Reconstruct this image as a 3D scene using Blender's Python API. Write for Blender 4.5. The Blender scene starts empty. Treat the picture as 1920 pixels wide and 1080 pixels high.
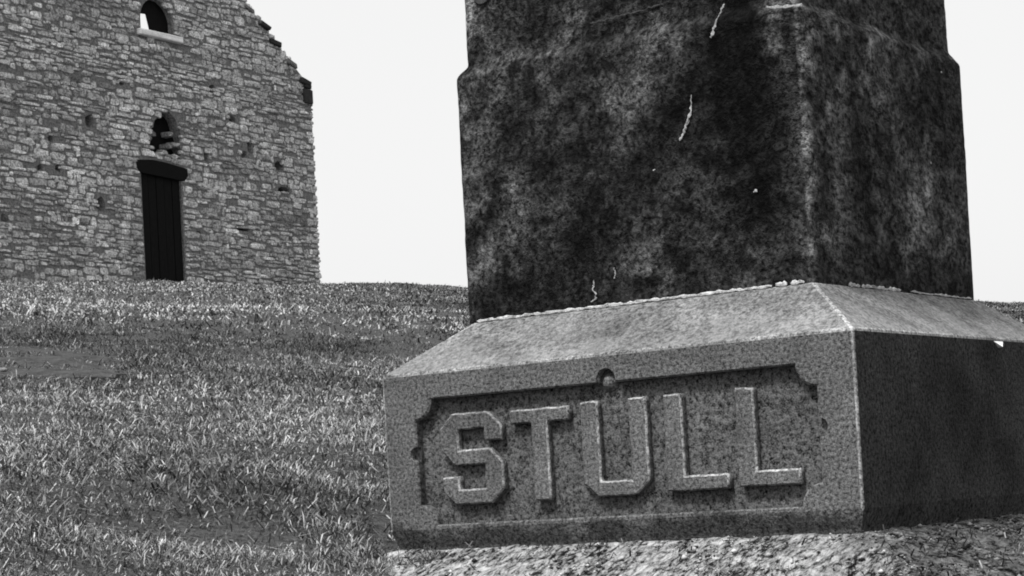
import bpy, bmesh, math, random
import numpy as np
from mathutils import Matrix, Vector, noise as mnoise

random.seed(7)
RNG = np.random.default_rng(11)
SC = bpy.context.scene
COL = SC.collection

# ------------------------------------------------------------------ camera
ROLL = math.radians(2.777)
cam_data = bpy.data.cameras.new('camera')
cam_data.sensor_fit = 'HORIZONTAL'
cam_data.sensor_width = 36.0
cam_data.lens = 36.0 * 3800.0 / 1920.0
cam_data.shift_y = 443.0 / 1920.0
cam_data.clip_start = 0.05
cam_data.clip_end = 2000.0
cam = bpy.data.objects.new('camera', cam_data)
COL.objects.link(cam)
cr, sr = math.cos(ROLL), math.sin(ROLL)
cam.matrix_world = Matrix(((cr, sr, 0, 0), (0, 0, -1, 0), (-sr, cr, 0, 0), (0, 0, 0, 1)))
SC.camera = cam

# ------------------------------------------------------------------ light
SUN_DIR = Vector((-0.40, -0.44, 1.00)).normalized()      # towards the sun
sun_el = math.asin(SUN_DIR.z)
sun_az = math.atan2(SUN_DIR.x, SUN_DIR.y)
world = bpy.data.worlds.new('World')
SC.world = world
world.use_nodes = True
wn = world.node_tree
wn.nodes.clear()
sky = wn.nodes.new('ShaderNodeTexSky')
sky.sky_type = 'NISHITA'
sky.sun_disc = False
sky.sun_elevation = sun_el
sky.sun_rotation = sun_az
sky.dust_density = 6.0
sky.air_density = 1.0
bw = wn.nodes.new('ShaderNodeRGBToBW')
veil = wn.nodes.new('ShaderNodeMix')                      # even cloud veil over the sky
veil.data_type = 'FLOAT'
veil.inputs[0].default_value = 0.65
veil.inputs[3].default_value = 6.2
bg = wn.nodes.new('ShaderNodeBackground')
bg.inputs['Strength'].default_value = 0.054
wo = wn.nodes.new('ShaderNodeOutputWorld')
wn.links.new(sky.outputs[0], bw.inputs[0])
wn.links.new(bw.outputs[0], veil.inputs[2])
wn.links.new(veil.outputs[0], bg.inputs['Color'])
wn.links.new(bg.outputs[0], wo.inputs['Surface'])

sun_data = bpy.data.lights.new('sun', 'SUN')
sun_data.energy = 1.5
sun_data.angle = math.radians(10)
sun = bpy.data.objects.new('sun', sun_data)
COL.objects.link(sun)
sun.rotation_euler = SUN_DIR.to_track_quat('Z', 'Y').to_euler()

SC.cycles.filter_width = 1.9
SC.view_settings.view_transform = 'Standard'
SC.view_settings.look = 'None'
SC.view_settings.exposure = 1.81
SC.view_settings.gamma = 1.0
SC.view_settings.use_curve_mapping = False


# ------------------------------------------------------------------ helpers
def tag(o, label=None, cat=None, group=None, kind=None):
    if label: o['label'] = label
    if cat: o['category'] = cat
    if group: o['group'] = group
    if kind: o['kind'] = kind
    return o


def link(name, mesh, mats=(), parent=None):
    o = bpy.data.objects.new(name, mesh)
    COL.objects.link(o)
    if not isinstance(mats, (list, tuple)):
        mats = [mats]
    if mesh is not None and len(mesh.materials) == 0:
        for m in mats:
            mesh.materials.append(m)
    if parent is not None:
        o.parent = parent
    return o


def empty(name, mat):
    o = bpy.data.objects.new(name, None)
    COL.objects.link(o)
    o.matrix_world = mat
    return o


def from_bm(name, bm, mats=(), parent=None, smooth=False):
    me = bpy.data.meshes.new(name)
    bm.to_mesh(me)
    bm.free()
    if smooth:
        me.shade_smooth()
    return link(name, me, mats, parent)


def np_mesh(name, verts, faces, tone=None):
    """verts (N,3), faces (M,k) of equal size; tone: one grey per vertex"""
    me = bpy.data.meshes.new(name)
    n, (m, k) = len(verts), faces.shape
    me.vertices.add(n)
    me.vertices.foreach_set('co', np.ascontiguousarray(verts, dtype=np.float32).ravel())
    me.loops.add(m * k)
    me.loops.foreach_set('vertex_index', np.ascontiguousarray(faces, dtype=np.int32).ravel())
    me.polygons.add(m)
    me.polygons.foreach_set('loop_start', np.arange(0, m * k, k, dtype=np.int32))
    me.update(calc_edges=True)
    if tone is not None:
        at = me.attributes.new('tone', 'FLOAT', 'POINT')
        at.data.foreach_set('value', np.ascontiguousarray(tone, dtype=np.float32))
    return me


def curve_mesh(loops, depth, bevel=0.0):
    """solid from filled 2-D loops (holes allowed) in the xz plane, y from 0 (front) to depth"""
    cu = bpy.data.curves.new('outline', 'CURVE')
    cu.dimensions = '2D'
    cu.fill_mode = 'BOTH'
    for lp in loops:
        sp = cu.splines.new('POLY')
        sp.points.add(len(lp) - 1)
        for p, (x, z) in zip(sp.points, lp):
            p.co = (x, z, 0, 1)
        sp.use_cyclic_u = True
    cu.extrude = depth / 2 - bevel
    cu.bevel_depth = bevel
    cu.bevel_resolution = 0
    cu.offset = -bevel
    ob = bpy.data.objects.new('outline', cu)
    COL.objects.link(ob)
    dg = bpy.context.evaluated_depsgraph_get()
    me = bpy.data.meshes.new_from_object(ob.evaluated_get(dg))
    bpy.data.objects.remove(ob)
    me.transform(Matrix(((1, 0, 0, 0), (0, 0, -1, depth / 2), (0, 1, 0, 0), (0, 0, 0, 1))))
    bm = bmesh.new()
    bm.from_mesh(me)
    bmesh.ops.remove_doubles(bm, verts=bm.verts, dist=1e-5)
    bmesh.ops.recalc_face_normals(bm, faces=bm.faces)
    bm.to_mesh(me)
    bm.free()
    return me


def box_mesh(x0, x1, y0, y1, z0, z1, bevel=0.0, jit=0.0, cuts=0):
    bm = bmesh.new()
    bmesh.ops.create_cube(bm, size=1.0)
    for v in bm.verts:
        v.co = Vector(((x0 + x1) / 2 + v.co.x * (x1 - x0), (y0 + y1) / 2 + v.co.y * (y1 - y0), (z0 + z1) / 2 + v.co.z * (z1 - z0)))
    if cuts:
        bmesh.ops.subdivide_edges(bm, edges=bm.edges, cuts=cuts, use_grid_fill=True)
    if jit:
        for v in bm.verts:
            v.co += Vector([random.uniform(-jit, jit) for _ in range(3)])
    if bevel:
        bmesh.ops.bevel(bm, geom=bm.edges[:], offset=bevel, segments=1, affect='EDGES')
    me = bpy.data.meshes.new('box')
    bm.to_mesh(me)
    bm.free()
    return me


# ------------------------------------------------------------------ materials
class NT:
    def __init__(self, name):
        self.m = bpy.data.materials.new(name)
        self.m.use_nodes = True
        self.t = self.m.node_tree
        self.b = self.t.nodes['Principled BSDF']
        self.b.inputs['Roughness'].default_value = 0.9
        self.b.inputs['Specular IOR Level'].default_value = 0.06

    def n(self, kind, **kw):
        nd = self.t.nodes.new('ShaderNode' + kind)
        for k, v in kw.items():
            setattr(nd, k, v)
        return nd

    def set(self, sock, v):
        if hasattr(v, 'is_output'):
            self.t.links.new(v, sock)
        else:
            sock.default_value = v

    def coord(self, scale=(1, 1, 1), rot=(0, 0, 0)):
        c = self.n('TexCoord')
        mp = self.n('Mapping')
        mp.inputs['Scale'].default_value = scale
        mp.inputs['Rotation'].default_value = rot
        self.t.links.new(c.outputs['Object'], mp.inputs[0])
        return mp.outputs[0]

    def noise(self, vec, scale, detail=3.0, rough=0.55, dist=0.0):
        nd = self.n('TexNoise')
        self.t.links.new(vec, nd.inputs['Vector'])
        nd.inputs['Scale'].default_value = scale
        nd.inputs['Detail'].default_value = detail
        nd.inputs['Roughness'].default_value = rough
        nd.inputs['Distortion'].default_value = dist
        return nd.outputs['Fac']

    def math(self, op, a, b=0.0, clamp=False):
        nd = self.n('Math', operation=op, use_clamp=clamp)
        self.set(nd.inputs[0], a)
        self.set(nd.inputs[1], b)
        return nd.outputs[0]

    def remap(self, v, a, b, c, d):
        nd = self.n('MapRange')
        self.set(nd.inputs[0], v)
        for i, q in enumerate((a, b, c, d)):
            nd.inputs[i + 1].default_value = q
        return nd.outputs[0]

    def mix(self, f, a, b):
        nd = self.n('Mix', data_type='FLOAT')
        self.set(nd.inputs[0], f)
        self.set(nd.inputs[2], a)
        self.set(nd.inputs[3], b)
        return nd.outputs[0]

    def attr(self, name):
        nd = self.n('Attribute', attribute_name=name)
        return nd.outputs['Fac']

    def bump(self, h, strength, dist):
        nd = self.n('Bump')
        nd.inputs['Strength'].default_value = strength
        nd.inputs['Distance'].default_value = dist
        self.t.links.new(h, nd.inputs['Height'])
        self.t.links.new(nd.outputs[0], self.b.inputs['Normal'])

    def out(self, v):
        c = self.n('CombineColor')
        for i in range(3):
            self.set(c.inputs[i], v)
        self.t.links.new(c.outputs[0], self.b.inputs['Base Color'])
        return self.m


def cut_stone(name, lo, hi, stain=0.5, stain_lo=0.12, stain_hi=0.62, speck=95.0, contrast=0.75, foot=False, wear=False):
    """granite: crystal speckle over soft blotches, dark growth where the blotch noise is high"""
    k = NT(name)
    v = k.coord()
    sp = k.noise(v, speck, 2.0, 0.7)
    fine = k.noise(v, speck * 2.6, 1.0, 0.5)
    bl = k.noise(v, 5.5, 5.0, 0.62, 0.4)
    val = k.remap(k.math('ADD', k.math('MULTIPLY', sp, 0.65), k.math('MULTIPLY', fine, 0.35)), 0.36, 0.64, lo, hi)
    blot = k.remap(bl, 0.3, 0.72, 1.0 + contrast * 0.45, 1.0 - contrast * 0.45)
    val = k.math('MULTIPLY', val, blot)
    st = k.remap(k.noise(k.coord((1, 1, 1.6)), 2.3, 6.0, 0.66, 0.8), stain_hi - 0.12, stain_hi + 0.1, 0.0, stain)
    val = k.mix(st, val, k.math('MULTIPLY', val, stain_lo))
    if wear:                                     # pale weathered lip towards the lower arris
        sx = k.n('SeparateXYZ')
        k.t.links.new(k.coord(), sx.inputs[0])
        rag = k.noise(k.coord(), 4.5, 5.0, .65)
        lip = k.math('SUBTRACT', sx.outputs[2], k.math('MULTIPLY', k.math('SUBTRACT', rag, .42), .42))
        val = k.mix(k.remap(lip, .43, .50, .62, 0.0), val, k.math('ADD', k.math('MULTIPLY', val, .9), .085))
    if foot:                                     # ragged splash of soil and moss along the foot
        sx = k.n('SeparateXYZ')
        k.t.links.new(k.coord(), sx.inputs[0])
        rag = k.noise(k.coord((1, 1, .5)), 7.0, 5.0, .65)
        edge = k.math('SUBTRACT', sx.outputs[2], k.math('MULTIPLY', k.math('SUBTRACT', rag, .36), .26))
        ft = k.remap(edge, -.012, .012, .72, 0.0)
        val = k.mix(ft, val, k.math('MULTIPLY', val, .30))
    h = k.math('ADD', k.math('MULTIPLY', sp, 1.0), k.math('MULTIPLY', bl, 1.2))
    k.bump(h, 0.55, 0.006)
    return k.out(val)


M = {}
M['granite'] = cut_stone('granite', 0.012, 0.168, stain=0.25, speck=120.0, contrast=0.55, foot=True)
M['granite_recess'] = cut_stone('granite_dark_recess', 0.004, 0.130, stain=0.25, speck=105.0, contrast=0.6)  # darker granite for the recessed panel floor
M['granite_worn_lit'] = cut_stone('granite_worn_lit_edge', 0.05, 0.36, stain=0.6, contrast=1.2)
M['granite_wash'] = cut_stone('granite_wash', 0.036, 0.19, stain=0.35, speck=80.0, contrast=0.9, wear=True)
M['granite_shaded'] = cut_stone('granite_shaded_side', 0.004, 0.072, stain=0.6, stain_lo=0.35, stain_hi=0.55, contrast=0.9)  # darker copy for the right face: shade put into its colour


def toned(name, speck, lo, hi, bump=0.5, bd=0.01, speck2=None, mapping=(1, 1, 1)):
    """per-piece grey from the mesh attribute, broken up by grain"""
    k = NT(name)
    v = k.coord(mapping)
    t = k.attr('tone')
    a = k.noise(v, speck, 4.0, 0.7)
    b = k.noise(v, speck2 or speck * 0.23, 4.0, 0.6, 0.5)
    val = k.math('MULTIPLY', t, k.remap(a, 0.32, 0.68, lo, hi))
    val = k.math('MULTIPLY', val, k.remap(b, 0.3, 0.7, 0.65, 1.35))
    if bump:
        k.bump(k.math('ADD', a, b), bump, bd)
    return k.out(val)


def shaft_stone():
    k = NT('dark_lichened_stone')
    v = k.coord((1, .62, 1))
    t = k.attr('tone')
    fine = k.noise(v, 80.0, 3.0, 0.75)
    mid = k.noise(k.coord((1, .62, .8), (0, .5, 0)), 30.0, 5.0, 0.72, 0.6)
    val = k.math('MULTIPLY', t, k.remap(fine, 0.36, 0.62, 0.12, 1.9))
    val = k.math('MULTIPLY', val, k.remap(mid, 0.40, 0.62, 0.40, 1.75))
    k.bump(k.math('ADD', fine, k.math('MULTIPLY', mid, 1.5)), 0.9, 0.008)
    return k.out(val)


M['shaft'] = shaft_stone()
M['rubble'] = toned('limestone_rubble', 26.0, 0.25, 1.75, 1.0, 0.03, 5.0)
M['grass'] = toned('grass_blades', 40.0, 0.8, 1.2, 0, 0, 8.0)


def plain(name, lo, hi, scale, bump=0.4, bd=0.01, mapping=(1, 1, 1), rough=0.9):
    k = NT(name)
    v = k.coord(mapping)
    a = k.noise(v, scale, 5.0, 0.65, 0.3)
    b = k.noise(v, scale * 5, 2.0, 0.6)
    m_ = k.math('ADD', k.math('MULTIPLY', a, 0.6), k.math('MULTIPLY', b, 0.4))
    k.bump(m_, bump, bd)
    k.b.inputs['Roughness'].default_value = rough
    return k.out(k.remap(m_, 0.34, 0.66, lo, hi))


M['mortar'] = plain('pale_mortar', 0.06, 0.62, 45, 0.6, 0.004)
M['white'] = plain('white_droppings_highlight', 0.01, 0.50, 38, 0.3, 0.002)
M['wall'] = plain('old_lime_mortar', 0.02, 0.30, 22, 0.9, 0.03)
M['soil'] = plain('soil', 0.004, 0.12, 75, 0.8, 0.02)
M['black_wood_shade'] = plain('black_wood_and_shade', 0.003, 0.012, 14, 0.5, 0.01, (6, 6, 0.7))  # lintel timber; also paints the dark of door, window and holes
M['dark_stone'] = plain('dark_grey_stone', 0.02, 0.06, 12, 0.5, 0.01)  # dark grey stone for corner blocks and coping
M['sill'] = plain('pale_sill_stone', 0.55, 0.85, 8, 0.4, 0.01)
M['dark_stone2'] = plain('inscription_stone', .02, .07, 40, .4, .004)
M['slab'] = plain('grave_slab_stone', 0.010, 0.075, 16, 0.5, 0.006)


def concrete():
    k = NT('rough_foundation_concrete')
    v = k.coord((1, 1, 1))
    a = k.noise(k.coord((1.25, .5, 1)), 48, 5.0, 0.8, 0.3)
    b = k.noise(v, 7, 5.0, 0.65, 0.5)
    m_ = k.math('ADD', k.math('MULTIPLY', a, 0.68), k.math('MULTIPLY', b, 0.32))
    val = k.remap(m_, 0.43, 0.60, 0.005, 0.45)
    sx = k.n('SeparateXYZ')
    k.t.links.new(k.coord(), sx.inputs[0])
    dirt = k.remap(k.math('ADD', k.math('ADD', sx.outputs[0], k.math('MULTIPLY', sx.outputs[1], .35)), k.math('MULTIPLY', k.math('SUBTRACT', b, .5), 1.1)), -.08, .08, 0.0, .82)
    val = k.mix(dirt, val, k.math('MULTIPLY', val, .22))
    k.bump(m_, 0.9, 0.02)
    return k.out(val)


M['concrete'] = concrete()


# ------------------------------------------------------------------ ground
_W = [(RNG.uniform(-1, 1), RNG.uniform(-1, 1), RNG.uniform(0, 6.28)) for _ in range(40)]


def waves(x, y, wl, seed, n=7):
    s = np.zeros_like(x)
    for i in range(n):
        a, b, ph = _W[(seed * 7 + i) % 40]
        th = math.atan2(b, a)
        q = 2 * math.pi / (wl * (0.6 + 0.8 * ((i * 0.37 + seed * 0.21) % 1)))
        s += np.sin(q * (x * math.cos(th) + y * math.sin(th)) + ph)
    return s / math.sqrt(n)


def ground_z(x, y):
    x = np.asarray(x, float)
    y = np.asarray(y, float)
    z = -0.60 + 0.130 * y - 0.075 * np.clip(x, -40, 40)
    over = np.clip(y - 43.0, 0, None)
    z = z - 0.012 * np.minimum(over, 12) ** 2 - 0.17 * np.clip(over - 12, 0, None)
    z = np.where(y < -4, z + 0.11 * (-4 - y), z)
    z = z - 0.28 * np.exp(-((x - 0.3) ** 2 / 1.62 + (y - 4.6) ** 2 / 2.42))
    far = np.clip((y - 4) / 10, 0.25, 1.0)
    z = z + 0.035 * far * waves(x, y, 4.5, 1) + 0.012 * waves(x, y, 0.8, 2)
    z = z + 0.085 * np.exp(-((x + 0.80) ** 2 / 0.10 + (y - 5.75) ** 2 / 0.05)) - 0.05 * np.exp(-((x + 0.74) ** 2 / 0.10 + (y - 5.25) ** 2 / 0.03))
    # long swell across the hill
    z = z + 0.16 * np.exp(-((y - 16.5 - 0.25 * x) / 2.2) ** 2) - 0.10 * np.exp(-((y - 11.5 - 0.2 * x) / 1.8) ** 2)
    return z


def build_ground():
    ys = np.concatenate([np.linspace(-60, 0, 25)[:-1], np.linspace(0, 2.5, 12)[:-1], np.geomspace(2.5, 60, 230)[:-1], np.linspace(60, 500, 30)])
    ts = np.linspace(-1, 1, 201)
    xs = 6 * ts + 194 * ts ** 5
    X, Y = np.meshgrid(xs, ys)
    X = X * (0.55 + np.clip(Y, 0, 60) / 26.0)
    Z = ground_z(X, Y)
    v = np.stack([X.ravel(), Y.ravel(), Z.ravel()], 1)
    r, c = X.shape
    i = np.arange((r - 1) * c).reshape(r - 1, c)[:, :-1].ravel()
    f = np.stack([i, i + 1, i + 1 + c, i + c], 1)
    me = np_mesh('ground', v, f)
    me.shade_smooth()
    return tag(link('ground', me, M['soil']), 'grassy hillside rising to the church', kind='structure')


build_ground()

# ------------------------------------------------------------------ church
AL = math.radians(35.0)
CP = Vector((-3.882, 44.0, 5.4422))
CH = Matrix(((math.sin(AL), -math.cos(AL), 0, CP.x), (math.cos(AL), math.sin(AL), 0, CP.y), (0, 0, 1, CP.z), (0, 0, 0, 1)))
CW, EAVE, PITCH = 9.3, 4.28, 0.77
APEX = EAVE + CW / 2 * PITCH
church = empty('stone_church', CH)
tag(church, 'roofless rubble stone church with gabled front, black doorway and small arched window', 'church')

DOOR = (-5.30, -4.20, -0.9, 1.86)
ARCH = (-5.00, -4.12, 2.16, 2.62, 3.10)      # x0 x1 z0 spring top
WIN = (-5.11, -4.20, 4.64, 4.86, 5.30)


def arch_loop(x0, x1, z0, zs, zt, n=14):
    cx, rx = (x0 + x1) / 2, (x1 - x0) / 2
    lp = [(x0, z0), (x1, z0)]
    for i in range(n + 1):
        a = math.pi * i / n
        lp.append((cx + rx * math.cos(a), zs + (zt - zs) * math.sin(a)))
    return lp


RAG = [(-4.94, 2.22), (-4.80, 2.14), (-4.62, 2.20), (-4.40, 2.13), (-4.20, 2.19), (-4.05, 2.30), (-4.12, 2.44), (-4.02, 2.58), (-4.10, 2.76), (-4.14, 2.82), (-4.20, 2.98),
       (-4.38, 3.10), (-4.58, 3.06), (-4.70, 2.94), (-4.80, 2.86), (-4.84, 2.72), (-4.98, 2.64), (-4.88, 2.50), (-4.99, 2.38)]
RAG = [(x - .06, z) for x, z in RAG]
HOLES = [(-2.10, 2.72, 0.10, 0.26), (-2.30, 2.50, 0.12, 0.12), (-3.42, 2.33, 0.10, 0.17), (-1.20, 2.40, 0.2, 0.14), (-2.6, 3.2, 0.14, 0.09),
         (-3.15, 3.75, 0.15, 0.12), (-6.6, 2.62, 0.16, 0.16), (-6.4, 1.05, 0.14, 0.2), (-1.1, 1.9, 0.25, 0.09), (-7.6, 2.15, 0.1, 0.1), (-8.1, 2.1, 0.1, 0.1),
         (-7.45, 1.62, 0.1, 0.1), (-7.9, 1.58, 0.1, 0.1), (-2.45, 0.95, 0.25, 0.07), (-6.9, 4.3, 0.3, 0.08), (-5.7, 3.55, 0.1, 0.16), (-3.75, 0.75, 0.10, 0.05)]


def cavity(hx, hz, hw, hh):
    return [(hx + hw * .75 * a * random.uniform(.8, 1.15), hz + hh * .75 * b * random.uniform(.8, 1.15)) for a, b in ((-1, -.7), (-.3, -1), (.8, -.9), (1, .2), (.5, 1), (-.4, .9), (-1, .4))]


outline = [(-CW + 0.05, -1.6), (-0.05, -1.6), (-0.05, EAVE - 0.05), (-CW / 2, APEX - 0.12), (-CW + 0.05, EAVE - 0.05)]
door_loop = [(DOOR[0], DOOR[2]), (DOOR[1], DOOR[2]), (DOOR[1], DOOR[3]), (DOOR[0], DOOR[3])]
wall = link('wall', curve_mesh([outline, door_loop, RAG, arch_loop(*WIN)] + [cavity(*q) for q in HOLES], 0.55), M['wall'], church)
for nm, b in (('side_wall', (-0.55, -0.05, 0.55, 13.0, -1.6, EAVE - 0.4)), ('side_wall', (-CW + 0.05, -CW + 0.55, 0.55, 13.0, -1.6, EAVE - 0.7)), ('back_wall', (-CW + 0.05, -0.05, 13.0, 13.55, -1.6, 1.9))):
    link(nm, box_mesh(*b, jit=0.06, cuts=6), M['wall'], church)


for hx_, hz_, hw_, hh_ in HOLES:
    link('cavity', box_mesh(hx_ - hw_ * 1.1, hx_ + hw_ * 1.1, .22, .30, hz_ - hh_ * 1.1, hz_ + hh_ * 1.1), M['black_wood_shade'], church)  # black backing sheets: the holes' shade put into their colour


def half_width(z):
    return CW / 2 if z < EAVE else max(0.0, CW / 2 - .10 - (z - EAVE) / PITCH)


def open_iv(z):
    o = []
    if DOOR[2] < z < DOOR[3] + 0.14: o.append((DOOR[0] - 0.02, DOOR[1] + 0.02))
    for x0, x1, z0, zs, zt in (ARCH, WIN):
        lo = z0 if x0 != WIN[0] else z0 - 0.16
        if x0 == ARCH[0] and lo < z < zt:
            j = .09 * math.sin(z * 23)
            k = max(.5, 1.08 - .75 * max(0, (z - 2.75) / .35))
            o.append((-4.54 - .42 * k + j + random.uniform(-.08, .10), -4.54 + .40 * k + random.uniform(-.12, .08)))
        elif lo < z < zt:
            cx, rx = (x0 + x1) / 2, (x1 - x0) / 2
            k = 1.0 if z < zs else math.sqrt(max(0.0, 1 - ((z - zs) / (zt - zs)) ** 2))
            if x0 == WIN[0] and z < z0 + 0.03: k = 1.34
            o.append((cx - rx * k - 0.02, cx + rx * k + 0.02))
    return o


def stone_geo(x0, x1, z0, z1, proud):
    """8-sided lump with a chamfered, uneven face; back ring sits in the mortar"""
    cx, cz, hx, hz = (x0 + x1) / 2, (z0 + z1) / 2, (x1 - x0) / 2, (z1 - z0) / 2
    ring, face = [], []
    for ux, uz in ((-1, -.62), (-.6, -1), (.6, -1), (1, -.62), (1, .62), (.6, 1), (-.6, 1), (-1, .62)):
        jx, jz = random.uniform(.86, 1.08), random.uniform(.74, 1.22)
        ring.append((cx + ux * hx * jx, 0.03, cz + uz * hz * jz))
        k = random.uniform(.78, .93)
        face.append((cx + ux * hx * jx * k, -proud * random.uniform(.55, 1.15), cz + uz * hz * jz * k))
    ctr = (cx + random.uniform(-.2, .2) * hx, -proud * random.uniform(.9, 1.5), cz + random.uniform(-.2, .2) * hz)
    v = ring + face + [ctr]
    f = []
    for i in range(8):
        j = (i + 1) % 8
        f += [(i, j, 8 + j), (i, 8 + j, 8 + i), (8 + i, 8 + j, 16)]
    return v, f


stones = []
z = -1.3
while z < APEX - 0.15:
    hgt = random.choice((0.05, 0.06, 0.07, 0.08, 0.09, 0.11, 0.14))
    zm = z + hgt / 2
    hw = half_width(zm + hgt * 0.2)
    if hw > 0.15:
        xa, xb = -CW / 2 - hw + random.uniform(-.05, .04), -CW / 2 + hw + random.uniform(-.04, .05)
        if zm < EAVE: xa, xb = -CW + random.uniform(-.01, .01), random.uniform(-.012, .012)
        ops = sorted(open_iv(zm))
        segs, p = [], xa
        for o0, o1 in ops:
            segs.append((p, o0)); p = o1
        segs.append((p, xb))
        for s0, s1 in segs:
            x = s0
            while x < s1 - 0.05:
                ln = random.choice((0.09, 0.13, 0.18, 0.23, 0.30, 0.38, 0.50)) * random.uniform(.85, 1.15)
                x2 = x + ln
                if s1 - x2 < 0.13: x2 = s1
                cx = (x + min(x2, s1)) / 2
                hole = any(abs(cx - hx_) < hw_ and abs(zm - hz_) < hh_ for hx_, hz_, hw_, hh_ in HOLES)
                if not hole and random.random() > 0.035:
                    dz = 0.05 * math.sin(cx * 1.7 + z * 2.1) + random.uniform(-.03, .03)
                    gap = random.uniform(-.006, .004) if random.random() < .72 else random.uniform(.008, .022)
                    ex = random.uniform(-.02, .03) if random.random() < .8 else random.uniform(.02, .06)
                    stones.append((x + gap, min(x2, s1) - gap, z + dz + gap * .6, z + hgt + dz - gap * .6 + ex * .4, random.uniform(.010, .032)))
                x = x2
    z += hgt
# loose stones stuck in the broken blind arch above the door
loose = [(-4.80, -4.58, 2.14, 2.26), (-4.56, -4.40, 2.18, 2.34), (-4.34, -4.12, 2.16, 2.26), (-4.30, -4.08, 2.40, 2.52), (-4.46, -4.34, 2.36, 2.48), (-4.94, -4.76, 2.54, 2.66), (-4.40, -4.22, 2.60, 2.72)]


def vis(s):
    cx, cz = (s[0] + s[1]) / 2, (s[2] + s[3]) / 2
    ground = -0.5 * min(1, -cx / 8.9)
    topz = 5.8 - max(0, -cx - 1.9) * 0.183
    return cz > ground - 0.02 and cz < topz and cx > -8.9


stones.sort(key=lambda s: -((s[1] - s[0]) * (s[3] - s[2])) * (1 if vis(s) else 0.01))


def stone_tone(cx, cz):
    q = mnoise.noise(Vector((cx * .5, cz * .9, 3.1)))
    return max(.08, min(.80, random.gauss(.43 + .18 * q, .095)))


def tone_attr(me, vals):
    at = me.attributes.new('tone', 'FLOAT', 'POINT')
    at.data.foreach_set('value', np.asarray(vals, dtype=np.float32))


for s in stones[:286]:
    v, f = stone_geo(*s)
    me = bpy.data.meshes.new('stone')
    me.from_pydata(v, [], f)
    tone_attr(me, [stone_tone((s[0] + s[1]) / 2, (s[2] + s[3]) / 2)] * len(v))
    link('stone', me, M['rubble'], church)
for (x0, x1, z0, z1) in [(a - .06, b - .06, c, d) for a, b, c, d in loose]:
    v, f = stone_geo(x0, x1, z0, z1, .22)
    v = [(a, b + .20, c) for a, b, c in v]
    me = bpy.data.meshes.new('stone')
    me.from_pydata(v, [], f)
    tone_attr(me, [random.uniform(.2, .55)] * len(v))
    link('stone', me, M['rubble'], church)
vv, ff, tt = [], [], []
for s in stones[286:]:
    v, f = stone_geo(*s)
    o = len(vv)
    vv += v
    ff += [tuple(i + o for i in q) for q in f]
    tt += [stone_tone((s[0] + s[1]) / 2, (s[2] + s[3]) / 2)] * len(v)
me = bpy.data.meshes.new('small_stones')
me.from_pydata(vv, [], ff)
tone_attr(me, tt)
tag(link('small_stones', me, M['rubble'], church), kind='stuff')

# door, lintel, arch backing, added window boards and sill
door = link('door', box_mesh(DOOR[0] - .02, DOOR[1] + .02, 0.07, 0.11, DOOR[2], DOOR[3] + .02), M['black_wood_shade'], church)  # black boards fill the doorway: interior dark put into the colour
for i in range(5):
    w = (DOOR[1] - DOOR[0]) / 5
    x = DOOR[0] + i * w
    link('plank', box_mesh(x + .006, x + w - .006, 0.035 + .008 * (i % 2), 0.07, DOOR[2], DOOR[3], .005), M['black_wood_shade'], door)
lint = [(-5.42, 1.87), (-5.43, 2.02), (-5.0, 2.07), (-4.65, 2.06), (-4.02, 2.00), (-4.01, 1.86), (-4.12, 1.74), (-5.33, 1.78)]
o = link('lintel', curve_mesh([lint], 0.30, 0.004), M['black_wood_shade'], church)
o.location.y = -0.035
link('arch_backing', box_mesh(ARCH[0] - .05, ARCH[1] + .05, 0.24, 0.3, ARCH[2] - .05, ARCH[4] + .05), M['black_wood_shade'], church)  # black sheet: shade of the broken arch put into its colour
window_fill = empty('window_dark_fill', Matrix.Identity(4))  # added boards stand in for the dark inside the window
window_fill.parent = church
B1 = [(-5.04, 4.98), (-4.76, 5.00), (-4.65, 4.62), (-4.64, 4.62), (-4.64, 5.295), (-4.74, 5.29), (-4.93, 5.17), (-5.03, 5.05)]
B2 = [(-4.635, 4.62), (-4.44, 4.62), (-4.44, 5.285), (-4.60, 5.30), (-4.635, 5.298)]
B3 = [(-4.435, 4.62), (-4.13, 4.62), (-4.13, 4.90), (-4.22, 5.15), (-4.435, 5.285)]
for i, b in enumerate([[(x - .06, z) for x, z in q] for q in (B1, B2, B3)]):
    o = link('fill_board', curve_mesh([b], 0.03), M['black_wood_shade'], window_fill)
    o.location.y = 0.12 + 0.012 * i
o = link('window_sill', box_mesh(-5.22, -4.04, -0.12, 0.40, 4.50, 4.62, .012, .006, 2), M['sill'], church)
for x in (-5.08, -4.86, -4.68):
    v, f = stone_geo(x - .1, x + .1, 4.24, 4.38, .09)
    me = bpy.data.meshes.new('stone'); me.from_pydata(v, [], f); tone_attr(me, [.62] * len(v))
    link('stone', me, M['rubble'], church)
link('corner_block', box_mesh(-0.33, -0.02, -0.07, 0.5, 3.86, 4.16, .02, .02), M['dark_stone'], church)
link('corner_cap', box_mesh(-0.30, -0.05, -0.06, 0.5, 4.19, 4.30, .02, .02), M['dark_stone'], church)
# dark slipped coping stones along the right rake
for i in range(9):
    x = -0.30 - i * 0.42 + random.uniform(-.06, .06)
    z = EAVE - .14 + (-x) * PITCH + random.uniform(-.06, .02)
    me = box_mesh(-.17, .15, -.09, .5, -.05, .045, .015, .02)
    o = link('coping_stone', me, M['dark_stone'] if i % 3 != 1 else M['wall'], church)
    o.location = (x, random.uniform(-.03, .03), z)
    o.rotation_euler.y = random.uniform(.02, .35)

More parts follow.
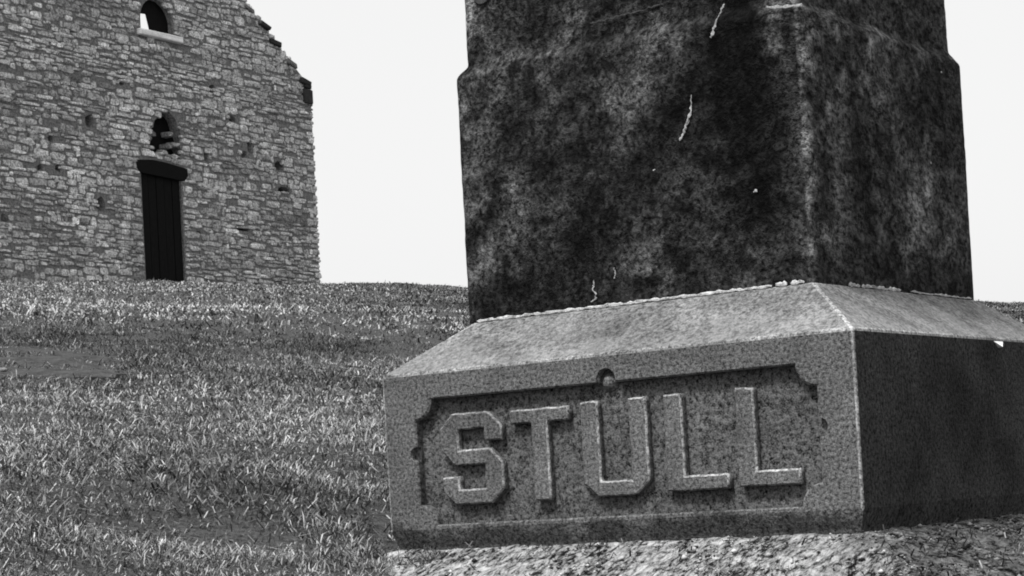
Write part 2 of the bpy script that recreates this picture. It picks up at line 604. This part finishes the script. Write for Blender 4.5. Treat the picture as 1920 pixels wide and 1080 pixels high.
# ------------------------------------------------------------------ monument
PHI, LEAN = math.radians(35.1), math.radians(1.1)
vb0 = Vector((math.sin(PHI), math.cos(PHI), 0))
vx = Vector((math.cos(PHI), -math.sin(PHI), 0))
vy = vb0 * math.cos(LEAN) + Vector((0, 0, math.sin(LEAN)))
vz = -vb0 * math.sin(LEAN) + Vector((0, 0, math.cos(LEAN)))
MO = Vector((0.7814, 4.5, -0.0490))
MM = Matrix(((vx.x, vy.x, vz.x, MO.x), (vx.y, vy.y, vz.y, MO.y), (vx.z, vy.z, vz.z, MO.z), (0, 0, 0, 1)))
mon = empty('grave_monument', MM)
tag(mon, 'large dark stone grave monument on a lighter base lettered STULL', 'monument')
W = 1.34

# base: square block, undercut foot, sloping wash up to the shaft
bm = bmesh.new()
rings = []
for zz, ins in ((-0.06, .020), (0.0, .014), (0.046, 0), (.448, 0), (.577, .178)):
    rings.append([bm.verts.new((x, y, zz)) for x, y in ((-W + ins, ins), (-ins, ins), (-ins, W - ins), (-W + ins, W - ins))])
for a, b in zip(rings, rings[1:]):
    for i in range(4):
        j = (i + 1) % 4
        f = bm.faces.new((a[i], a[j], b[j], b[i]))
bm.faces.new(rings[-1])
bm.faces.new(rings[0][::-1])
bm.normal_update()
for f in bm.faces:
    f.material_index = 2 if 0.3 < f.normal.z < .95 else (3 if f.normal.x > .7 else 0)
edges = [e for e in bm.edges if e.verts[0].co.z > .03 and e.verts[1].co.z > .03 and not (abs(e.verts[0].co.z - .046) < .01 and abs(e.verts[1].co.z - .046) < .01)]
bmesh.ops.bevel(bm, geom=edges, offset=.006, segments=2, affect='EDGES', material=1, profile=.6)
base = from_bm('base', bm, [M['granite'], M['granite_worn_lit'], M['granite_wash'], M['granite_shaded']], mon)


def scallop(x0, x1, z0, z1, r, knobs, n=7):
    """panel outline with quarter-round bites at the corners and small round ears"""
    lp = []
    def arc(cx, cz, a0, a1, rr, m=n):
        for i in range(m + 1):
            a = a0 + (a1 - a0) * i / m
            lp.append((cx + rr * math.cos(a), cz + rr * math.sin(a)))
    P = math.pi
    arc(x0, z0, P / 2, 0, r)
    arc(x1, z0, P, P / 2, r)
    arc(x1, z1, 1.5 * P, P, r)
    arc(x0, z1, 0, -P / 2, r)
    return lp


PD = 0.025
def lofted(loops):
    bm = bmesh.new()
    rg = [[bm.verts.new((x, y, z)) for x, z in lp] for y, lp in loops]
    for a, b in zip(rg, rg[1:]):
        for q in range(len(a)):
            w = (q + 1) % len(a)
            bm.faces.new((a[q], a[w], b[w], b[q]))
    bm.faces.new(rg[0][::-1])
    bm.faces.new(rg[-1])
    bmesh.ops.recalc_face_normals(bm, faces=bm.faces)
    return bm


def pl(e):
    return scallop(-1.238 - e, -.098 + e, .057 - e, .378 + e, .052, None)


panel = from_bm('cutter', lofted([(-.02, pl(.0045)), (-.0005, pl(.0045)), (.004, pl(0)), (PD, pl(0))]), M['granite'])
cutters = [panel]
for cx, cz, rr in ((-.655, .386, .0275), (-.094, .236, .019), (-1.242, .24, .019)):
    lp = [(cx + rr * math.cos(2 * math.pi * i / 20), cz + rr * math.sin(2 * math.pi * i / 20)) for i in range(20)]
    cutters.append(link('cutter', curve_mesh([lp], 0.047 if rr > .02 else .036), M['granite']))
cutters[1].location.y = cutters[2].location.y = cutters[3].location.y = -0.0195
for c in cutters:
    c.parent = mon
    md = base.modifiers.new('recess', 'BOOLEAN')
    md.operation = 'DIFFERENCE'
    md.object = c
    md.solver = 'EXACT'
bpy.context.view_layer.update()
dg = bpy.context.evaluated_depsgraph_get()
nm = bpy.data.meshes.new_from_object(base.evaluated_get(dg))
base.modifiers.clear()
base.data = nm
nm.materials.append(M['granite_recess'])
for p in nm.polygons:
    if p.normal.y < -.8 and p.center.y > .012 and p.center.z > .05:
        p.material_index = 4
for c in cutters:
    bpy.data.objects.remove(c)

bt = bmesh.new()
bmesh.ops.create_uvsphere(bt, u_segments=20, v_segments=12, radius=1.0)
for v in bt.verts:
    v.co = Vector((-.655 + v.co.x * .0235, .031 + v.co.y * .024, .3795 + v.co.z * .0235))
from_bm('boss', bt, M['granite'], base, True)

# raised letters, x runs to the right along the front face
S = [(-1.165, .300), (-1.128, .336), (-1.012, .336), (-.974, .300), (-.974, .262), (-1.030, .262), (-1.030, .294), (-1.108, .294), (-1.108, .243),
     (-1.012, .243), (-.974, .207), (-.974, .140), (-1.014, .104), (-1.128, .104), (-1.165, .140), (-1.165, .176), (-1.112, .176), (-1.112, .143),
     (-1.032, .143), (-1.032, .203), (-1.122, .203), (-1.165, .243)]
T = [(-.948, .332), (-.771, .332), (-.771, .297), (-.834, .297), (-.834, .104), (-.884, .104), (-.884, .297), (-.948, .297)]
U = [(-.737, .337), (-.686, .337), (-.686, .142), (-.600, .142), (-.600, .337), (-.550, .337), (-.550, .138), (-.590, .104), (-.696, .104), (-.737, .138)]
L1 = [(-.503, .337), (-.452, .337), (-.452, .143), (-.337, .143), (-.337, .107), (-.503, .107)]
L2 = [(-.311, .337), (-.261, .337), (-.261, .145), (-.151, .145), (-.151, .108), (-.311, .108)]
M['letter'] = cut_stone('granite_letter', 0.018, 0.170, stain=0.2, speck=120.0)
def worn(lp, step=.012, amp=.0011):
    out = []
    for (x0, z0), (x1, z1) in zip(lp, lp[1:] + lp[:1]):
        n = max(1, int(math.hypot(x1 - x0, z1 - z0) / step))
        for i in range(n):
            k = i / n
            a = amp if i else amp * 1.6
            out.append((x0 + (x1 - x0) * k + random.uniform(-a, a), z0 + (z1 - z0) * k + random.uniform(-a, a)))
    return out


for lp in (worn(S), worn(T), worn(U), worn(L1), worn(L2)):
    me = curve_mesh([lp], 0.030, 0.0045)
    me.materials.clear()
    me.materials.append(M['letter'])
    me.materials.append(M['granite_worn_lit'])
    for p in me.polygons:
        n = p.normal
        p.material_index = 1 if (n.y < -.2 and n.y > -.95) and (n.z > .3 or n.x > .3) else 0  # up- and right-facing bevels paler: highlight put into the colour
    o = link('letter', me, (), base)
    o.location.y = 0.0035

# shaft: dense weathered skin with tone patches
SH0, SH1, NT_, NZ = .178, 1.165, 96, 190
SXL = .020                                    # the shaft is a touch wider than deep
ts_ = np.linspace(.577, 1.80, NZ)


def inset(t):
    k = np.clip((t - 1.215) / .040, 0, 1)
    return .023 * k * k * (3 - 2 * k) + 0.004 * (t - .577)


def patch_px():
    # (face, u, t, ru, rt, angle, amount): u along the face from the near corner, metres
    return [('F', .93, 1.36, .07, .10, 0, .085), ('F', .95, 1.12, .05, .09, .5, .045), ('F', .93, .865, .08, .03, .55, .16), ('F', .84, .90, .06, .12, .4, .04),
            ('F', .90, .74, .09, .06, .4, .055), ('F', .42, .69, .075, .06, .2, .06), ('F', .41, .63, .06, .05, 0, .045), ('F', .28, .84, .10, .07, .5, .03),
            ('F', .20, .65, .09, .08, 0, .03), ('F', .42, 1.16, .12, .10, .6, .04), ('F', .50, 1.03, .04, .12, .7, .03), ('F', .06, 1.19, .03, .09, 0, .10),
            ('F', .70, 1.10, .05, .16, .7, .03), ('F', .65, 1.30, .10, .05, .4, .04), ('R', .14, 1.20, .15, .14, 0, .10), ('R', .36, 1.24, .14, .14, 0, .085), ('R', .13, .96, .09, .09, .3, .045),
            ('R', .50, .80, .12, .11, .5, .09), ('R', .72, .84, .10, .12, .4, .06), ('R', .20, .80, .09, .04, -.5, .06), ('R', .9, .85, .06, .2, 0, .02), ('R', .1, .66, .05, .06, 0, .05), ('R', .020, .83, .026, .17, 0, .20), ('R', .10, .72, .09, .05, .4, .09), ('R', .05, .98, .03, .10, .1, .05), ('R', .03, 1.2, .03, .08, 0, .06),
            ('R', .5, 1.0, .14, .05, -.6, .04), ('R', .55, .68, .2, .03, .2, .03), ('R', .75, 1.15, .1, .12, 0, .03), ('F', .97, .95, .03, .35, 0, .035), ('F', .80, 1.22, .16, .05, .5, .05),
            ('F', .75, .80, .05, .2, -.8, .035), ('F', .62, .90, .03, .2, -.8, .02), ('F', .15, 1.03, .07, .22, 0, -.014), ('F', .12, .78, .05, .10, 0, -.010), ('F', .62, .80, .13, .2, .3, -.008),
            ('R', .29, .93, .05, .16, .2, -.026), ('R', .62, .62, .3, .05, 0, -.024), ('R', .80, 1.02, .12, .12, 0, -.014)]


def build_shaft():
    side = SH1 - SH0
    per = []
    us = (np.arange(NT_) / NT_)
    for k in range(4):
        for u in us:
            per.append((k, u))
    V, TN = [], []
    pats = patch_px()
    for t in ts_:
        ins = float(inset(t))
        a, b = SH0 + ins, SH1 - ins
        L = b - a
        for k, u in per:
            d = u * L
            if k == 0: p = (-b + d, a); nr = (0, -1)
            elif k == 1: p = (-a, a + d); nr = (1, 0)
            elif k == 2: p = (-a - d, b); nr = (0, 1)
            else: p = (-b, b - d); nr = (-1, 0)
            e = min(d, L - d)
            P3 = Vector((p[0], p[1], t))
            n1 = mnoise.noise(P3 * 5.0)
            n2 = mnoise.noise(P3 * 17.0 + Vector((3, 1, 7)))
            n3 = mnoise.noise(P3 * 48.0 + Vector((9, 4, 2)))
            disp = .004 * n1 + .003 * n2 + .0016 * n3
            ew = math.exp(-e / .010)
            disp -= ew * (.003 + .004 * n2)
            q = [p[0] + nr[0] * disp, p[1] + nr[1] * disp]
            if ew > .02:                         # rounded arris
                dirx, diry = (-p[0] - (a + b) / 2), (p[1] - (a + b) / 2)
                q[0] += .004 * ew * (1 if dirx < 0 else -1) * -1 * (1 if True else 0)
                q[1] -= .004 * ew * (1 if diry > 0 else -1)
            q[0] -= SXL * (-p[0] - a) / L
            V.append((q[0], q[1], t + .004 * n2 * (1 if 1.19 < t < 1.28 else 0)))
            # tone: black growth, paler lichened patches, bare worn arris
            P2 = Vector(((p[0] + p[1]) * 3 - t * 2.2, (p[0] - p[1]) * 3, t * 6))
            hx = p[0] if k in (0, 2) else p[1]
            al, ac = hx * .62 + t * .78, -hx * .78 + t * .62          # growth runs up to the right
            big = mnoise.noise(Vector((al * 1.3, ac * 3.6, k * 5.1 + 2)))
            med = .8 * mnoise.noise(Vector((al * 3.2, ac * 12.0, k * 3.3))) + .5 * mnoise.noise(P2 * 3.0)
            tone = .0120 + .010 * big + .007 * med + .005 * n3 + (.016 + .016 * big if k == 1 else 0)
            if k < 2:
                fu = L - d if k == 0 else d
                for fc, cu_, ct_, ru, rt, ang, am in pats:
                    if (fc == 'F') != (k == 0): continue
                    du, dt = fu - cu_, t - ct_
                    if k == 0: du = -du
                    ca, sa = math.cos(ang), math.sin(ang)
                    x_, y_ = (du * ca + dt * sa) / ru, (-du * sa + dt * ca) / rt
                    g = x_ * x_ + y_ * y_
                    if g < 6:
                        tone += (.72 * am * max(0, .55 + 1.5 * med + .6 * n2 + .5 * n3) if am > 0 else am) * math.exp(-g * .9)
                near = (L - d) if k == 0 else d
                band = math.exp(-(near / .022) ** 2) * (1.0 if t < .98 else .35) * max(.05, .55 + 1.2 * mnoise.noise(Vector((0, 0, t * 7))) + .5 * n2)
                tone += .075 * band
                if k == 1:
                    tone += .025 * math.exp(-((L - d) / .03) ** 2) * max(0, .6 + n2)
            TN.append(max(.003, tone))
    n = len(per)
    F = []
    for r in range(NZ - 1):
        o = r * n
        for i in range(n):
            j = (i + 1) % n
            F.append((o + i, o + j, o + n + j, o + n + i))
    V = np.array(V)
    F = np.array(F)
    # flat-sloped top
    top = len(V)
    V = np.vstack([V, [[-(SH0 + SH1) / 2, (SH0 + SH1) / 2, 2.05]]])
    TN.append(.03)
    cap = np.array([((NZ - 1) * n + i, (NZ - 1) * n + (i + 1) % n, top, top) for i in range(n)])
    me = np_mesh('shaft', V, F, np.array(TN))
    bmm = bmesh.new()
    bmm.from_mesh(me)
    bmm.verts.ensure_lookup_table()
    lay = bmm.verts.layers.float.get('tone')
    for q in cap:
        bmm.faces.new([bmm.verts[int(i)] for i in q[:3]])
    bmesh.ops.recalc_face_normals(bmm, faces=bmm.faces)
    bmm.to_mesh(me)
    bmm.free()
    me.shade_smooth()
    return link('shaft', me, M['shaft'], mon)


shaft = build_shaft()


def ribbon(name, pts, mat, parent, nrm, sides=6, thick=.0006):
    """lumpy flattened bead through pts [(x,y,z,r)], flattened along nrm axis (0 x, 1 y, 2 z)"""
    bm = bmesh.new()
    prev = None
    first = None
    for i, (x, y, z, r) in enumerate(pts):
        a = Vector(pts[max(i - 1, 0)][:3]); b = Vector(pts[min(i + 1, len(pts) - 1)][:3])
        d = (b - a).normalized()
        nv = Vector((0, 0, 0)); nv[nrm] = 1
        s = d.cross(nv).normalized()
        ring = []
        for k in range(sides):
            an = 2 * math.pi * k / sides
            ring.append(bm.verts.new(Vector((x, y, z)) + s * r * math.cos(an) * random.uniform(.75, 1.25) + nv * min(r * .45, thick) * math.sin(an)))
        if prev:
            for k in range(sides):
                bm.faces.new((prev[k], prev[(k + 1) % sides], ring[(k + 1) % sides], ring[k]))
        else:
            first = ring
        prev = ring
    bm.faces.new(first[::-1]); bm.faces.new(prev)
    bmesh.ops.recalc_face_normals(bm, faces=bm.faces)
    return from_bm(name, bm, mat, parent)


# mortar bead squeezed out under the shaft (front and right sides, broken in places)
def bead(p0, p1, nrm, r0, n, name='mortar_bead'):
    pts = []
    for i in range(n + 1):
        k = i / n
        p = Vector(p0).lerp(Vector(p1), k)
        pts.append((p.x, p.y, p.z + random.uniform(-.0015, .0015), r0 * random.uniform(.45, 1.25) * (0.5 if i in (0, n) else 1)))
    return ribbon(name, pts, M['mortar'], mon, nrm, thick=.0035)


yb = SH0 - .004
bead((-1.15, yb, .580), (-.285, yb, .579), 1, .0045, 90)
bead((-.275, yb, .580), (-.245, yb, .580), 1, .0075, 5)
bead((-.235, yb, .580), (-.20, yb, .580), 1, .006, 6)
bead((-yb, .36, .580), (-yb, .42, .580), 0, .006, 6)
bead((-yb, .43, .580), (-yb, .66, .580), 0, .0045, 22)
bead((-yb, .72, .580), (-yb, 1.12, .579), 0, .0028, 30)

# bird droppings, pale runs and painted step highlights on the shaft front
fy = SH0 - .003


def run_front(pts):
    fine = []
    for (x0, z0, r0), (x1, z1, r1) in zip(pts, pts[1:]):
        for i in range(4):
            k = i / 4
            fine.append((x0 + (x1 - x0) * k + random.uniform(-.0025, .0025), fy + .004 * (z0 - .577), z0 + (z1 - z0) * k, (r0 + (r1 - r0) * k) * random.uniform(.22, .75)))
    return ribbon('white_run_highlight', fine, M['white'], shaft, 1)


run_front([(-.473, 1.062, .003), (-.478, 1.035, .004), (-.480, 1.016, .006), (-.490, 1.001, .006), (-.498, .980, .006), (-.509, .965, .005), (-.513, .954, .006)])
run_front([(-.372, 1.262, .003), (-.380, 1.249, .005), (-.390, 1.232, .003), (-.401, 1.214, .005), (-.408, 1.196, .008), (-.413, 1.185, .003)])
run_front([(-.781, .648, .004), (-.783, .636, .007), (-.787, .626, .003), (-.778, .612, .004), (-.782, .600, .004), (-.799, .592, .004)])
run_front([(-.721, .672, .003), (-.719, .655, .0035), (-.722, .642, .004)])
run_front([(-.321, .806, .003), (-.314, .809, .006), (-.309, .811, .003)])
run_front([(-.595, .895, .002), (-.590, .897, .004), (-.586, .898, .002)])
ul = float(inset(1.30))
ribbon('white_run_highlight', [(-.258 + q * .092, SH0 - .004 + .002 * q, 1.233 - .013 * q + random.uniform(-.002, .002), .0035 * random.uniform(.4, 1.2)) for q in np.linspace(0, 1, 14)], M['white'], shaft, 1)  # white strip painting the highlight on the step ledge
ribbon('step_edge_highlight', [(-.765 + q * .215, SH0 + ul - .004, 1.291 + .007 * q + random.uniform(-.003, .003), .0022 * random.uniform(.2, 1.2)) for q in np.linspace(0, 1, 26)], M['dark_stone2'], shaft, 1)  # pale strip painting the highlight along the step edge
for (y, z, r) in ((.866, .855, .006), (.904, .927, .004), (1.012, 1.18, .004)):
    ribbon('white_run_highlight', [(-SH0 + .003 - .006 * (z - .577), y + q * r, z, r * m) for q, m in ((-1, .4), (0, 1), (1, .4))], M['white'], shaft, 0)
# fresh pale break in the right top edge of the base
ch = [(.780, .453), (.866, .4525), (.925, .453), (.885, .440), (.852, .424), (.820, .440)]
bm = bmesh.new()
vs = [bm.verts.new((.007 - (z - .43) * .75, y, z + .001)) for y, z in ch]
vi = [bm.verts.new((-.02, y, z - .003)) for y, z in ch]
bm.faces.new(vs); bm.faces.new(vi[::-1])
for i in range(6):
    bm.faces.new((vs[i], vi[i], vi[(i + 1) % 6], vs[(i + 1) % 6]))
bmesh.ops.recalc_face_normals(bm, faces=bm.faces)
tag(from_bm('edge_chip', bm, M['sill'], base), 'pale fresh break in the top edge')
# foot of the inscription higher up the front: a round letter and two stems
ux = SH0 + float(inset(1.42)) - .0035
for lp in ([[(-1.092 + .030 * math.cos(a), 1.432 + .033 * math.sin(a)) for a in np.linspace(0, 2 * math.pi, 29)[:-1]], [(-1.092 + .018 * math.cos(a), 1.432 + .021 * math.sin(a)) for a in np.linspace(0, 2 * math.pi, 29)[:-1]]],
           [[(-1.048, 1.402), (-1.034, 1.402), (-1.034, 1.465), (-1.048, 1.465)]], [[(-1.015, 1.402), (-.972, 1.402), (-.972, 1.412), (-1.001, 1.412), (-1.001, 1.465), (-1.015, 1.465)]]):
    o = link('letter', curve_mesh(lp, .010, .002), M['dark_stone2'], shaft)
    o.location.y = ux - .003


# ------------------------------------------------------------------ foundation
def build_foundation():
    n = 230
    x = np.linspace(-W - .62, .62, n)
    y = np.linspace(-.62, W + .62, n)
    X, Y = np.meshgrid(x, y)
    d = np.maximum.reduce([-W - X, X, -Y, Y - W])
    Z = np.where(d < 0, -.004, -.004 - .36 * np.clip(d, 0, None) - .25 * np.clip(d, 0, None) ** 2)
    flat = [Vector((a, b, 0)) for a, b in zip(X.ravel(), Y.ravel())]
    N = np.array([.006 * mnoise.noise(p * 9) + .003 * mnoise.noise(p * 26) + .002 * mnoise.noise(p * 70) for p in flat]).reshape(X.shape)
    Z = Z + np.where(d < 0, -.012, 1) * np.where(d < 0, 1.0, N - .002)
    v = np.stack([X.ravel(), Y.ravel(), Z.ravel()], 1)
    i = np.arange((n - 1) * n).reshape(n - 1, n)[:, :-1].ravel()
    f = np.stack([i, i + 1, i + 1 + n, i + n], 1)
    me = np_mesh('monument_foundation', v, f)
    me.shade_smooth()
    o = link('monument_foundation', me, M['concrete'])
    md = o.modifiers.new('thick', 'SOLIDIFY')
    md.thickness = .1
    md.offset = -1
    o.matrix_world = MM
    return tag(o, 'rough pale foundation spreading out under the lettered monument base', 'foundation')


build_foundation()

# ------------------------------------------------------------------ small things on the hill
sl = bmesh.new()
bmesh.ops.create_cube(sl, size=1)
for v in sl.verts:
    v.co = Vector((v.co.x * 1.5, v.co.y * 2.3, v.co.z * .16))
bmesh.ops.subdivide_edges(sl, edges=sl.edges, cuts=14, use_grid_fill=True)
for v in sl.verts:
    v.co += Vector((0, 0, .045 * mnoise.noise(v.co * 1.7) + .012 * mnoise.noise(v.co * 6))) + .03 * Vector((mnoise.noise(v.co * 7), mnoise.noise(v.co * 8), 0))
slab = from_bm('flat_grave_slab', sl, M['slab'])
tag(slab, 'low flat grey grave slab sunk in the grass below the church', 'grave slab')
SLX, SLY = -2.86, 11.55
slab.location = (SLX, SLY, float(ground_z(SLX, SLY)) - .058)
slab.rotation_euler = (.140, .09, .10)

bm = bmesh.new()
bmesh.ops.create_icosphere(bm, subdivisions=2, radius=.017)
for v in bm.verts:
    v.co = Vector((v.co.x * 1.3, v.co.y, v.co.z * .8)) * (1 + .3 * mnoise.noise(v.co * 40))
st = from_bm('field_stone', bm, M['wall'])
st.location = (-2.54, 10.28, float(ground_z(-2.54, 10.28)) + .05)
tag(st, 'small pale stone lying in the grass beside the flat grave slab', 'stone')


# ------------------------------------------------------------------ grass
def mon_local(x, y):
    dx, dy = x - MO.x, y - MO.y
    return dx * vx.x + dy * vx.y, dx * vb0.x + dy * vb0.y


def blades(x, y, z0, h, w, lean, tone, flat=0.0):
    n = len(x)
    yaw = RNG.uniform(0, 2 * math.pi, n)
    az = RNG.uniform(0, 2 * math.pi, n)
    cx, cy = np.cos(yaw) * w / 2, np.sin(yaw) * w / 2
    lx, ly = np.cos(az) * lean, np.sin(az) * lean
    zz = np.zeros
    base = np.stack([x, y, z0 - .008], 1)
    mid = base + np.stack([lx * h * .35, ly * h * .35, h * .60], 1)
    tip = base + np.stack([lx * h, ly * h, h * (1 - .35 * np.minimum(lean, 1.8))], 1)
    wv = np.stack([cx, cy, np.zeros(n)], 1)
    V = np.stack([base - wv, base + wv, mid - wv * .8, mid + wv * .8, tip], 1).reshape(-1, 3)
    o = (np.arange(n) * 5)[:, None]
    F = np.concatenate([o + np.array([[0, 1, 3]]), o + np.array([[0, 3, 2]]), o + np.array([[2, 3, 4]])], 0)
    T = np.repeat(tone, 5) * np.tile(np.array([.9, .9, 1., 1., 1.]), n)
    return V, F, T


def scatter(y0, y1, dens_l, dens_r, h0, h1, w0, w1, pale):
    mrg = .55 if y0 < 10 else 0.0
    A = .36 * (y1 ** 2 - y0 ** 2) + 2 * mrg * (y1 - y0)
    n = int(A * max(dens_l, dens_r))
    y = np.sqrt(RNG.uniform(y0 ** 2, y1 ** 2, n))
    x = RNG.uniform(-1, 1, n) * (.36 * y + mrg)
    keep = RNG.random(n) < np.where((x / y > .0) & ((x / y < .2) | (y < 6)), dens_r, dens_l) / max(dens_l, dens_r)
    x, y = x[keep], y[keep]
    lx, ly = mon_local(x, y)
    d = np.maximum.reduce([-W - lx, lx, -ly, ly - W])
    front = (d < .30 + .10 * waves(x, y, .5, 3)) & (lx > -W + .12 + .10 * waves(x, y, .3, 1))
    leftside = d > 99
    front |= d < .012
    dd = np.clip(d, 0, None)
    bury = ground_z(x, y) > MO.z + .0192 * ly + .004 - .36 * dd - .25 * dd * dd
    keep = ~front | (bury & (d > .05))
    # bare slab, church footprint
    keep &= (RNG.random(len(x)) < .34) | ~((np.abs(x - SLX) < .60 + .12 * waves(x, y, .5, 1)) & (np.abs(y - SLY) < 1.02 + .05 * waves(x, y, .3, 2)))
    wx = (x - CP.x) * math.sin(AL) + (y - CP.y) * math.cos(AL)
    wy = -(x - CP.x) * math.cos(AL) + (y - CP.y) * math.sin(AL)
    keep &= ~((wx > -CW) & (wx < 0) & (wy > -.02))
    x, y = x[keep], y[keep]
    n = len(x)
    cl = waves(x, y, .35, 2) * .5 + waves(x, y, 1.3, 3) * .5
    bare = np.zeros(n)  # grass thinned to dark soil, standing in for shaded hollows
    for bx, by, rx, ry in ((-.74, 5.36, .26, .10), (-.50, 5.20, .12, .07), (-.71, 7.52, .13, .05), (-1.45, 7.05, .5, .06), (-2.5, 10.2, .5, .09), (-.30, 7.6, .1, .05), (-1.15, 6.3, .25, .06), (-.45, 9.3, .3, .08), (-.98, 4.5, .12, .05), (-.55, 4.25, .18, .05), (-.36, 5.6, .05, .2)):
        bare = np.maximum(bare, np.exp(-(((x - bx) / rx) ** 2 + ((y - by) / ry) ** 2) ** 1.5))
    k2 = RNG.random(n) < (1 - .85 * bare) * np.clip(.95 + .25 * cl, .5, 1)
    x, y, cl = x[k2], y[k2], cl[k2]
    n = len(x)
    # pale and dark bands: the bank's light and shade put into grass tone
    bend = .25 * waves(x, y, 2.6, 1)
    sweep = 1.5 * np.exp(-((y - 16.0 + bend) / 1.7) ** 2) * np.clip(.55 - x * .16, .25, 1.1) - .80 * np.exp(-((y - 13.35 - .2 * (x + 3) + .6 * bend) / .55) ** 2)
    sweep += .30 * np.exp(-((y - 8.6 - .4 * x + 2 * bend) / .9) ** 2) + .95 * np.clip((y - 14.5) / 4, 0, 1) * np.clip(-x / 4.5 - .25, -.25, 1)
    patch = .20 * waves(x, y, 6.0, 4) + .16 * waves(x, y, 1.6, 0)
    cs = np.where(y < 8, .11, np.where(y < 14, .22, .5))
    clump = np.exp(-.08 + .55 * waves(x / cs, y / cs, 1.0, 4) + .38 * waves(x / cs, y / cs, .45, 2))
    tone = pale * np.clip(1 + .9 * sweep + 1.15 * patch, .2, 3) * clump * np.clip(RNG.lognormal(-.05, np.where(y < 8, .40, .32), n), .15, 3.0)
    tuft = np.exp(-((x + .78) ** 2 / .10 + (y - 5.6) ** 2 / .05))
    tone = tone * (1 - .35 * tuft)  # darker blades at the tuft: its shadow put into the tone
    h = RNG.uniform(h0, h1, n) * np.clip(RNG.lognormal(-.12, .38, n), .4, 2.4) * (1 + .35 * cl + .5 * tuft)
    w = RNG.uniform(w0, w1, n)
    broad = RNG.random(n) < .03
    w = np.where(broad, w * 1.9, w)
    h = np.where(broad, h * .7, h)
    lx, ly = mon_local(x, y)
    d = np.clip(np.maximum.reduce([-W - lx, lx, -ly, ly - W]), 0, None)
    fz = MO.z + .0192 * ly - .004 - .36 * d - .25 * d * d
    gz = ground_z(x, y)
    gz = np.where(d < .55, np.maximum(gz, fz), gz)
    return blades(x, y, gz, h, w, RNG.uniform(.3, 2.2, n), np.clip(tone, .006, .40))


parts = [scatter(2.9, 5.2, 23000, 4000, .010, .034, .0019, .0043, .225),
         scatter(5.2, 8.0, 16000, 2000, .011, .034, .0026, .0052, .215),
         scatter(8.0, 14.0, 6000, 700, .013, .036, .0042, .0076, .155),
         scatter(14.0, 26.0, 1450, 260, .018, .042, .0090, .015, .140),
         scatter(26.0, 47.0, 420, 140, .020, .050, .015, .026, .140)]
vo = 0
VV, FF, TT = [], [], []
for v, f, t in parts:
    VV.append(v); FF.append(f + vo); TT.append(t)
    vo += len(v)
gm = np_mesh('grass', np.concatenate(VV), np.concatenate(FF), np.concatenate(TT))
tag(link('grass', gm, M['grass']), 'short rough grass covering the hillside', 'grass', kind='stuff')


# grit, crumbs of mortar and dry clippings lying on the foundation
def litter():
    n = 16000
    lx = RNG.uniform(-W - .25, .5, n)
    ly = RNG.uniform(-.45, W * .8, n)
    d = np.maximum.reduce([-W - lx, lx, -ly])
    prob = (d > .006) * np.clip(.6 + .6 * waves(lx, ly, .22, 3), 0.05, 1)
    k = RNG.random(n) < prob
    lx, ly, d = lx[k], ly[k], d[k]
    n = len(lx)
    z = -.004 - .36 * d - .25 * d * d
    oc = np.array([[1, 0, 0], [0, 1, 0], [-1, 0, 0], [0, -1, 0], [0, 0, 1], [0, 0, -1]], float)
    fc = np.array([[0, 1, 4], [1, 2, 4], [2, 3, 4], [3, 0, 4], [1, 0, 5], [2, 1, 5], [3, 2, 5], [0, 3, 5]])
    r = np.clip(RNG.lognormal(-5.95, .5, n), .0012, .010)
    yaw = RNG.uniform(0, 6.28, n)
    pts = oc[None] * r[:, None, None] * RNG.uniform(.5, 1.4, (n, 6, 1)) * np.array([1.25, 1.0, .62])
    c_, s_ = np.cos(yaw)[:, None], np.sin(yaw)[:, None]
    V = np.stack([pts[:, :, 0] * c_ - pts[:, :, 1] * s_ + lx[:, None], pts[:, :, 0] * s_ + pts[:, :, 1] * c_ + ly[:, None], pts[:, :, 2] + (z + r * .35)[:, None]], 2).reshape(-1, 3)
    F = (np.arange(n) * 6)[:, None, None] + fc[None]
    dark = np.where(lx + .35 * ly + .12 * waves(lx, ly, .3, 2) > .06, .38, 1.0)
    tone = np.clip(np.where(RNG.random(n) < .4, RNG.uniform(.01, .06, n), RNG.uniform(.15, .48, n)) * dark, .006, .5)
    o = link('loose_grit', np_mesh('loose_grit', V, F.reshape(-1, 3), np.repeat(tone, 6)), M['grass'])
    o.matrix_world = MM
    tag(o, 'light and dark grit strewn over the foundation', 'grit', kind='stuff')
    n = 2600
    lx = RNG.uniform(-W - .2, .5, n)
    ly = RNG.uniform(-.45, W * .8, n)
    d = np.maximum.reduce([-W - lx, lx, -ly])
    k = (d > .01) & (RNG.random(n) < np.where(lx > .02, .9, .3))
    lx, ly, d = lx[k], ly[k], d[k]
    n = len(lx)
    V, F, T = blades(lx, ly, .010 - .36 * d - .25 * d * d, RNG.uniform(.006, .03, n), RNG.uniform(.002, .005, n), RNG.uniform(.8, 2.0, n), np.clip(RNG.lognormal(-3.2, .9, n), .008, .35))
    o = link('dry_grass_litter', np_mesh('dry_grass_litter', V, F, T), M['grass'])
    o.matrix_world = MM
    tag(o, 'dry grass clippings lying on the foundation', 'litter', kind='stuff')


litter()
